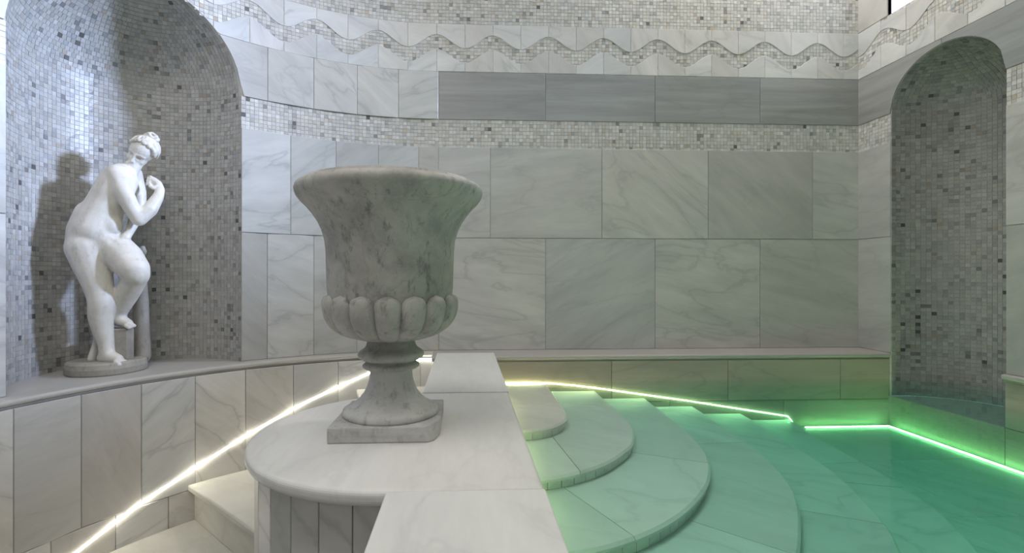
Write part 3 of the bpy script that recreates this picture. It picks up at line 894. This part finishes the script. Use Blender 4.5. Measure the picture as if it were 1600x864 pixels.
P = [(.172, -.604), (.36, -.604), (.50, -.610), (.62, -.622), (.746, -.638), (.974, -.672), (1.291, -.719), (1.576, -.766), (1.88, -.815), (1.905, -.845)]
led('led_strip', [m_poolback(x, z, .011) for x, z in P], lambda i: Vector((0, -1, 0)), lambda i: Vector((0, 0, 1)), 'thin glowing strip sloping along the pool wall above the submerged steps', M['led_slim'], .006, .004)
P = [(1.955, 2.745), (2.455, 2.745), (2.455, -.6)]
P = [(1.955 + .5 * s / 8, 2.745) for s in range(9)] + [(2.455, 2.745 - 3.3 * s / 20) for s in range(1, 21)]
P2 = [(x, y, ZP + .001) for x, y in P]
def upf(i):
    if i < 8: return Vector((0, 1, 0))
    if i == 8: return Vector((1, 1, 0))
    return Vector((1, 0, 0))
led('led_strip', P2, lambda i: Vector((0, 0, 1)), upf, 'glowing strip on the pool floor turning the corner below the arched niche', M['led_pool'], .011, .006)

P = [(2.45, -.588), (2.0, -.602), (1.85, -.615), (1.60, -.640), (1.25, -.688), (.88, -.735), (.56, -.785), (.2, -.82)]
led('led_strip', [(PX1 + .0005, y, z) for y, z in P], lambda i: Vector((1, 0, 0)), lambda i: Vector((0, 0, 1)), 'thin glowing strip tucked under the parapet edge on its pool side', M['led_parapet'], .007, .006)

# ================================================================== urn
UX, UY = -.222, 1.492
UD = UX * SA + UY * CA
def ur(hw): return UD * math.sin(math.atan(hw / FPX))
def uz(y, hw):
    r = ur(hw); return (PCY - y) * (UD * (1 - (r / UD) ** 2)) / FPX
urn = thing('marble_urn', (UX, UY, Z_LEDGE), 'large weathered grey marble urn with gadrooned bowl on the round podium', 'urn')
# plinth with a broken front corner
x0, x1, y0, y1, z0, z1 = UX - .150, UX + .150, UY - .150, UY + .150, Z_LEDGE + .0005, -.4075
bm = bmesh.new()
top = [(x0, y0), (x1 - .045, y0), (x1 - .034, y0 + .012), (x1 - .026, y0 + .02), (x1 - .012, y0 + .05), (x1 - .004, y0 + .062), (x1, y0 + .085), (x1, y1), (x0, y1)]
bot = [(x0, y0), (x1 - .026, y0), (x1 - .022, y0 + .006), (x1 - .012, y0 + .014), (x1 - .007, y0 + .032), (x1 - .004, y0 + .044), (x1, y0 + .06), (x1, y1), (x0, y1)]
mid = [(a[0] * .5 + b[0] * .5 + random.uniform(-.003, .003) * (0 < i < 7), a[1] * .5 + b[1] * .5 + random.uniform(-.003, .003) * (0 < i < 7)) for i, (a, b) in enumerate(zip(top, bot))]
V = [(p[0], p[1], z1) for p in top] + [(p[0], p[1], (z0 + z1) / 2) for p in mid] + [(p[0], p[1], z0) for p in bot]
n = 9; F = [tuple(range(n)), tuple(reversed(range(2 * n, 3 * n)))]
for r_ in range(2):
    for i in range(n):
        j = (i + 1) % n; F.append((r_ * n + i, r_ * n + j, (r_ + 1) * n + j, (r_ + 1) * n + i))
pl = mk('plinth', V, F, M['urn_foot'], urn)
bv = pl.modifiers.new('bevel', 'BEVEL'); bv.width = .003; bv.segments = 2; bv.limit_method = 'ANGLE'
zf = -.4075
foot = [(0.0, zf), (.140, zf), (.142, zf + .006), (.140, zf + .016), (.134, zf + .019)]
foot += [(.128, zf + .022), (.110, zf + .032), (.094, zf + .046), (.080, zf + .063), (.070, zf + .083), (.0645, zf + .103), (.0625, zf + .122), (.0635, zf + .132)]
V, F = lathe(foot, UX, UY); mk('foot', V, F, M['urn_foot'], urn, True)
zk = zf + .132
knop = [(.0635, zk), (.078, zk + .003), (.084, zk + .008), (.084, zk + .013), (.078, zk + .018), (.070, zk + .020), (.070, zk + .026),
        (.084, zk + .029), (.094, zk + .036), (.098, zk + .043), (.096, zk + .051), (.088, zk + .057), (.080, zk + .062), (.074, zk + .070), (.0705, zk + .082), (.0705, zk + .096)]
V, F = lathe(knop, UX, UY); mk('knop', V, F, M['urn'], urn, True)
# bowl: outside profile from silhouettes, then down the inside
zb0 = zk + .088
outp = [(.0, zb0), (.060, zb0), (.095, zb0 + .006), (.130, zb0 + .020), (.158, zb0 + .042), (.174, zb0 + .070), (.180, zb0 + .100), (.181, zb0 + .125)]
for y, hw in ((450, 97), (430, 97.5), (410, 98), (392, 98.5), (375, 100.5), (360, 105), (347, 111), (335, 119), (325, 127), (316, 136), (308, 142)):
    outp.append((ur(hw), uz(y, hw)))
zr = outp[-1][1]; rr_ = outp[-1][0]
rim = [(rr_ + .004, zr + .010), (rr_ + .006, zr + .020), (rr_ + .003, zr + .030), (rr_ - .006, zr + .038), (rr_ - .018, zr + .041), (rr_ - .022, zr + .0415), (rr_ - .023, zr + .048), (rr_ - .040, zr + .049), (rr_ - .055, zr + .047), (rr_ - .062, zr + .038)]
inn = [(rr_ - .075, zr + .01), (.165, zr - .05), (.150, zr - .12), (.150, zb0 + .1), (.11, zb0 + .04), (0, zb0 + .03)]
V, F = lathe(outp + rim + inn, UX, UY, 96)
bowl = mk('bowl', V, F, M['urn'], urn, True)
# gadroons (one mesh, 18 copies)
NG = 16
gp = [(.072, zb0 - .002), (.098, zb0 + .004), (.135, zb0 + .018), (.163, zb0 + .040), (.180, zb0 + .068), (.187, zb0 + .098), (.187, zb0 + .122), (.184, zb0 + .136)]
gpp, gl = catmull([(a, b) for a, b in gp], 22)
half = math.pi / NG * 1.0
V = []
na = 14
for k, p in enumerate(gpp):
    s = k / 22
    # rounded top end
    wk = 1.0 if s < .84 else math.sqrt(max(0.0, 1 - ((s - .84) / .16) ** 2))
    bulge = (.006 + .012 * min(1, s / .5)) * (wk ** .6)
    for j in range(na + 1):
        f = (j / na) * 2 - 1
        a = f * half * max(wk, .02)
        rr2 = p.x - .004 + bulge * max(0, 1 - abs(f) ** 2.4) ** .6
        V.append((rr2 * math.cos(a), rr2 * math.sin(a), p.y - Z_LEDGE))
F = grid_faces(23, na + 1)
gme = bpy.data.meshes.new('gadroon'); gme.from_pydata(V, [], F)
for p in gme.polygons: p.use_smooth = True
gme.materials.append(M['urn'])
ga0 = math.atan2(-UY, -UX)
for k in range(NG):
    o = bpy.data.objects.new('gadroon', gme); COL.objects.link(o); o.parent = bowl; o.location = ORG[urn.name] - ORG[bowl.name]
    o.rotation_euler = (0, 0, ga0 + R(-3) + 2 * math.pi * (k + .0) / NG)
    ORG[o.name] = ORG[urn.name]

# ================================================================== statue
SB = Vector((-1.701, 2.426, Z_LEDGE)); SV = Vector((SB.x, SB.y, 0)).normalized(); SR = Vector((SV.y, -SV.x, 0)); SU = Vector((0, 0, 1))
def S(px, py, wd=0.0):
    r = ray(px, py); t = (SV.dot(SB) + wd) / SV.dot(r); return r * t
def L2W(u, d, z): return SR * u + SV * d + SU * z
class Blob:
    def __init__(s): s.V = []; s.F = []
    def cap(s, p, q_, r0, r1, seg=14, ring=5):
        p, q_ = Vector(p), Vector(q_); ax = q_ - p; L = ax.length
        ax = ax / L if L > 1e-6 else Vector((0, 0, 1))
        t1 = ax.orthogonal().normalized(); t2 = ax.cross(t1)
        rows = []
        for i in range(ring + 1):
            a = math.pi / 2 * (1 - i / ring); rows.append((p - ax * r0 * math.sin(a), r0 * math.cos(a)))
        for i in range(ring + 1):
            a = math.pi / 2 * i / ring; rows.append((q_ + ax * r1 * math.sin(a), r1 * math.cos(a)))
        b = len(s.V)
        for c, r in rows:
            r = max(r, 1e-4)
            for k in range(seg):
                t = 2 * math.pi * k / seg; s.V.append(c + t1 * r * math.cos(t) + t2 * r * math.sin(t))
        for i in range(len(rows) - 1):
            for k in range(seg):
                k2 = (k + 1) % seg; s.F.append((b + i * seg + k, b + i * seg + k2, b + (i + 1) * seg + k2, b + (i + 1) * seg + k))
        s.F.append(tuple(b + k for k in range(seg))[::-1]); e = b + (len(rows) - 1) * seg; s.F.append(tuple(e + k for k in range(seg)))
    def chain(s, pts, **k):
        for (p, r), (q_, r2) in zip(pts, pts[1:]): s.cap(p, q_, r, r2, **k)
    def ell(s, c, ax, rad, seg=18, ring=12):
        c = Vector(c); b = len(s.V)
        for i in range(1, ring):
            th = math.pi * i / ring
            for k in range(seg):
                ph = 2 * math.pi * k / seg
                s.V.append(c + ax[0] * rad[0] * math.sin(th) * math.cos(ph) + ax[1] * rad[1] * math.sin(th) * math.sin(ph) + ax[2] * rad[2] * math.cos(th))
        for i in range(ring - 2):
            for k in range(seg):
                k2 = (k + 1) % seg; s.F.append((b + i * seg + k, b + i * seg + k2, b + (i + 1) * seg + k2, b + (i + 1) * seg + k))
        s.V.append(c + ax[2] * rad[2]); s.V.append(c - ax[2] * rad[2]); t, bo = len(s.V) - 2, len(s.V) - 1
        e = b + (ring - 2) * seg
        for k in range(seg):
            k2 = (k + 1) % seg; s.F.append((t, b + k2, b + k)); s.F.append((bo, e + k, e + k2))
    def build(s, name, mat, parent, voxel, iters, keep=(), dents=()):
        me = bpy.data.meshes.new('tmp'); me.from_pydata([tuple(v) for v in s.V], [], s.F)
        bm = bmesh.new(); bm.from_mesh(me); bmesh.ops.recalc_face_normals(bm, faces=bm.faces); bm.to_mesh(me); bm.free()
        o = bpy.data.objects.new('tmp', me); COL.objects.link(o)
        r = o.modifiers.new('r', 'REMESH'); r.mode = 'VOXEL'; r.voxel_size = voxel; r.use_smooth_shade = True
        dg = bpy.context.evaluated_depsgraph_get()
        m2 = bpy.data.meshes.new_from_object(o.evaluated_get(dg))
        bpy.data.objects.remove(o); bpy.data.meshes.remove(me)
        m2.name = name
        nv = len(m2.vertices); co = np.empty(nv * 3); m2.vertices.foreach_get('co', co); co = co.reshape(-1, 3)
        ed = np.empty(len(m2.edges) * 2, dtype=np.int64); m2.edges.foreach_get('vertices', ed); ed = ed.reshape(-1, 2)
        deg = np.bincount(ed.ravel(), minlength=nv).astype(float)[:, None]
        wt = np.ones((nv, 1))
        for c, rad, k in keep:
            dd = np.linalg.norm(co - np.array(c), axis=1)[:, None]
            wt = np.minimum(wt, np.clip(k + (1 - k) * (dd - rad) / (rad * .5), k, 1))
        for it in range(iters):
            acc = np.zeros_like(co)
            np.add.at(acc, ed[:, 0], co[ed[:, 1]]); np.add.at(acc, ed[:, 1], co[ed[:, 0]])
            co = co + (acc / deg - co) * .5 * wt
        for c, rad, dv in dents:
            dd = np.linalg.norm(co - np.array(c), axis=1)[:, None]
            co = co + np.exp(-(dd / rad) ** 2) * np.array(dv)
        m2.vertices.foreach_set('co', co.ravel())
        org = ORG[parent.name]
        for v in m2.vertices: v.co -= org
        for p in m2.polygons: p.use_smooth = True
        return place(name, m2, mat, parent, org)
statue = thing('marble_statue', SB, 'white marble statue of a bending nude woman on a round base in the mosaic niche', 'statue')
I3 = (SR, SV, SU)
body = Blob()
B_ = body
# trunk
ZBT = -.393
B_.ell(S(146, 368, .005), I3, (.096, .088, .085))
B_.ell(S(129, 370, .030), I3, (.062, .078, .085))
B_.chain([(S(142, 335, .01), .066), (S(136, 360, .015), .078), (S(136, 388, .01), .084)])
B_.chain([(S(160, 372, -.02), .07), (S(176, 388, -.02), .078)])
B_.chain([(S(148, 360, 0), .096), (S(158, 335, -.005), .085), (S(167, 316, -.012), .079), (S(176, 300, -.018), .080), (S(186, 283, -.02), .079)])
B_.ell(S(172, 352, -.045), I3, (.05, .045, .06))
B_.cap(S(181, 274, -.05), S(207, 272, .06), .046, .044)
B_.cap(S(178, 284, -.03), S(190, 272, .0), .06, .055)
B_.ell(S(200, 296, -.055), I3, (.034, .036, .034))
B_.ell(S(206, 294, .02), I3, (.032, .036, .034))
# neck
B_.cap(S(203, 266, 0), S(217, 248, -.01), .037, .030)
# head
HF = (SR * -.50 + SV * -.66 + SU * -.52).normalized()
HU = (SU * .84 + SR * .46 + SV * -.15); HU = (HU - HF * HU.dot(HF)).normalized(); HS = HF.cross(HU).normalized()
HC = S(221.5, 238, -.01); HA = (HF, HS, HU)
def H(f, s_, u): return HC + HF * f + HS * s_ + HU * u
B_.ell(H(-.006, 0, .012), HA, (.066, .053, .058))
B_.ell(H(.018, 0, -.020), HA, (.046, .042, .054))
B_.ell(H(.036, 0, -.062), HA, (.019, .018, .016))
B_.chain([(H(.058, 0, .014), .0055), (H(.067, 0, -.006), .006), (H(.075, 0, -.022), .0075)], seg=10, ring=4)
for s_ in (-1, 1):
    B_.chain([(H(.058, s_ * .006, .012), .0048), (H(.054, s_ * .020, .013), .0045), (H(.042, s_ * .036, .006), .0045)], seg=10, ring=4)
    B_.ell(H(.0535, s_ * .0185, -.0045), HA, (.0045, .0095, .0045), 12, 8)
    B_.ell(H(.038, s_ * .025, -.026), HA, (.018, .015, .020))
    B_.ell(H(.068, s_ * .006, -.024), HA, (.006, .005, .005), 10, 8)
B_.cap(H(.0605, -.009, -.0365), H(.0605, .009, -.0365), .0042, .0042, 10, 4)
B_.cap(H(.059, -.007, -.0445), H(.059, .007, -.0445), .0048, .0048, 10, 4)
# right arm across the chest (nearest to the viewer)
B_.chain([(S(180, 271, -.055), .043), (S(192, 298, -.085), .041), (S(206, 326, -.10), .035), (S(217, 343, -.10), .033)])
B_.chain([(S(217, 343, -.10), .033), (S(234, 328, -.095), .034), (S(247, 308, -.075), .026), (S(251, 297, -.06), .020)])
B_.chain([(S(251, 297, -.06), .020), (S(246, 288, -.05), .021), (S(240, 283, -.04), .020)])
for k, (dx, dy) in enumerate(((0, -1), (-2, 3.2), (-3.5, 7.2), (-4.0, 11))):
    a = S(242 + dx * .4, 281 + dy, -.045 - .004 * k); b = S(235 + dx * .5, 276.5 + dy * .95, -.045 - .003 * k); c = S(230.5 + dx * .4, 279 + dy * .95, -.03 - .003 * k)
    B_.chain([(a, .0065), (b, .0058), (c, .005)], seg=10, ring=4)
B_.chain([(S(248, 291, -.065), .010), (S(239, 294, -.07), .008), (S(234, 291, -.06), .007)], seg=10, ring=4)
# left arm reaching down in front of the belly
B_.chain([(S(208, 273, .06), .041), (S(216, 300, .065), .036), (S(218, 326, .05), .031)])
B_.chain([(S(218, 326, .05), .031), (S(210, 345, .0), .027), (S(203, 362, -.045), .019)])
B_.chain([(S(203, 362, -.045), .019), (S(196, 371, -.065), .021), (S(190, 376, -.07), .017)])
for k in range(4):
    B_.chain([(S(190 - k * .6, 373 + k * 2.6, -.072), .008), (S(183 - k * .4, 375 + k * 2.8, -.078), .0072), (S(177.5, 378 + k * 2.6, -.075), .006)], seg=10, ring=4)
# standing leg (nearer to the viewer than the block)
B_.chain([(S(137, 388, .0), .089), (S(144, 412, -.01), .079), (S(151, 436, -.03), .066), (S(157, 462, -.05), .054), (S(158, 474, -.055), .052), (S(157, 492, -.045), .051), (S(160, 512, -.045), .045), (S(166, 538, -.05), .033), (S(167, 553, -.055), .032)])
B_.chain([(S(162, 559, -.045), .029), (S(173, 558, -.07), .030), (S(184, 561.5, -.095), .024)])
for k in range(5):
    B_.cap(S(186 - 2 * k + 3, 563 + .8 * k, -.082 - .011 * k), S(197 - 3.0 * k + 1, 565.5 + 1.1 * k, -.095 - .012 * k), .0105 + (k == 4) * .002, .009 + (k == 4) * .003, 10, 4)
# bent leg, knee forward, foot drawn back on the block
B_.chain([(S(176, 388, -.01), .084), (S(194, 403, -.06), .080), (S(209, 420, -.11), .067), (S(212, 428, -.115), .060)])
B_.ell(S(213, 430, -.115), I3, (.055, .057, .053))
B_.chain([(S(211, 435, -.10), .053), (S(203, 450, -.065), .053), (S(195, 466, -.03), .049), (S(187, 486, .0), .036), (S(184, 495, .008), .032)])
B_.chain([(S(181, 499, .02), .029), (S(190, 501, -.01), .029), (S(200, 505.5, -.03), .022)])
for k in range(5):
    B_.cap(S(200 - 1.6 * k + 3, 506 + .7 * k, -.022 - .010 * k), S(210 - 2.2 * k, 509 + .8 * k, -.036 - .010 * k), .010, .009, 10, 4)
body_o = B_.build('body', M['statue'], statue, .0032, 44, dents=[(H(.054, .0185, -.002), .009, tuple(HF * -.010)), (H(.054, -.0185, -.002), .009, tuple(HF * -.010)), (H(.064, 0, -.040), .004, tuple(HF * -.004))], keep=[(HC, .085, .05), (S(238, 284, -.05), .045, .10), (S(188, 377, -.075), .04, .15), (S(189, 564, -.11), .05, .15), (S(204, 508, -.045), .04, .15)])
# hair: cap of hair, swept strands, top knot
hair = Blob()
hr = (.066, .061, .060); ho = (-.016, 0, .018)
def HE(d, k=1.0): return H(ho[0] + hr[0] * d.x * k, ho[1] + hr[1] * d.y * k, ho[2] + hr[2] * d.z * k)
hair.ell(H(*ho), HA, tuple(r * .93 for r in hr), 28, 18)
cw = Vector((-.42, 0, .9)).normalized(); e1_h = Vector((cw.z, 0, -cw.x)); e2_h = Vector((0, 1, 0))
NSR = 26
for k in range(NSR):
    ph = 2 * math.pi * k / NSR
    front = max(0, math.cos(ph))
    a_st = R(104 - 44 * front)
    pts = []
    for q_ in range(8):
        t = q_ / 7; an = a_st + (R(14) - a_st) * t; p2 = ph + .16 * math.sin(t * 7 + k * 1.3)
        d = cw * math.cos(an) + (e1_h * math.cos(p2) + e2_h * math.sin(p2)) * math.sin(an)
        pts.append((HE(d, .99 + .02 * math.sin(k * 2.1)), .0078 * (1 - .35 * t) + (.0025 if q_ == 0 and front > .2 else 0)))
    hair.chain(pts, seg=8, ring=3)
cb = HE(cw, 1.04)
for lp, (rr0, hh) in enumerate(((.022, .0), (.014, .012))):
    ring_ = [(cb + HF * rr0 * math.cos(t) + HS * rr0 * 1.25 * math.sin(t) + HU * (hh + .003 * math.sin(3 * t)), .0085 + .002 * math.sin(2 * t)) for t in lin(0, 2 * math.pi, 14)]
    hair.chain(ring_, seg=8, ring=3)
hair.build('hair', M['hair'], body_o, .0026, 2)
# drapery behind the standing leg and over the thigh
dr = Blob()
for k in range(6):
    dr.chain([(S(143 + 3.4 * k, 561, .0 + .008 * k), .018), (S(148 + 2.2 * k, 540, .005), .013), (S(154 + 1.2 * k, 512, .0), .009)], seg=10, ring=3)
dr.build('drapery', M['statue'], statue, .005, 3)
# support: carved block under the raised foot and tree trunk behind it
bc = S(191, 540, .02); zt = S(194, 512.5, -.02).z
co = [L2W(-.042, -.072, 0), L2W(.014, -.085, 0), L2W(.044, -.06, 0), L2W(.044, .05, 0), L2W(-.042, .05, 0)]
slab('support_block', [(bc.x + c.x, bc.y + c.y) for c in co], zt, zt - ZBT + .002, M['statue_base'], statue, .004, 2)
tk = Blob()
tk.chain([(S(222, 556, .05), .040), (S(221, 520, .05), .036), (S(220, 470, .05), .034), (S(218, 425, .045), .030), (S(220, 396, .02), .018)])
tk.ell(S(223, 389, .0), I3, (.014, .014, .020)); tk.ell(S(226, 393, .01), I3, (.011, .012, .016))
tk.build('tree_support', M['statue_base'], statue, .006, 3)
# round base
rb, bt = .157, ZBT
prof = [(0, Z_LEDGE + .0008), (rb - .004, Z_LEDGE + .0008), (rb, Z_LEDGE + .006), (rb + .002, Z_LEDGE + .03), (rb - .003, bt - .006), (rb - .010, bt), (0, bt)]
V, F = lathe(prof, SB.x, SB.y, 64)
V = [(v[0] + .003 * math.sin(5 * math.atan2(v[1] - SB.y, v[0] - SB.x)) * (abs(v[0] - SB.x) + abs(v[1] - SB.y) > .02), v[1], v[2]) for v in V]
mk('base', V, F, M['statue_base'], statue)
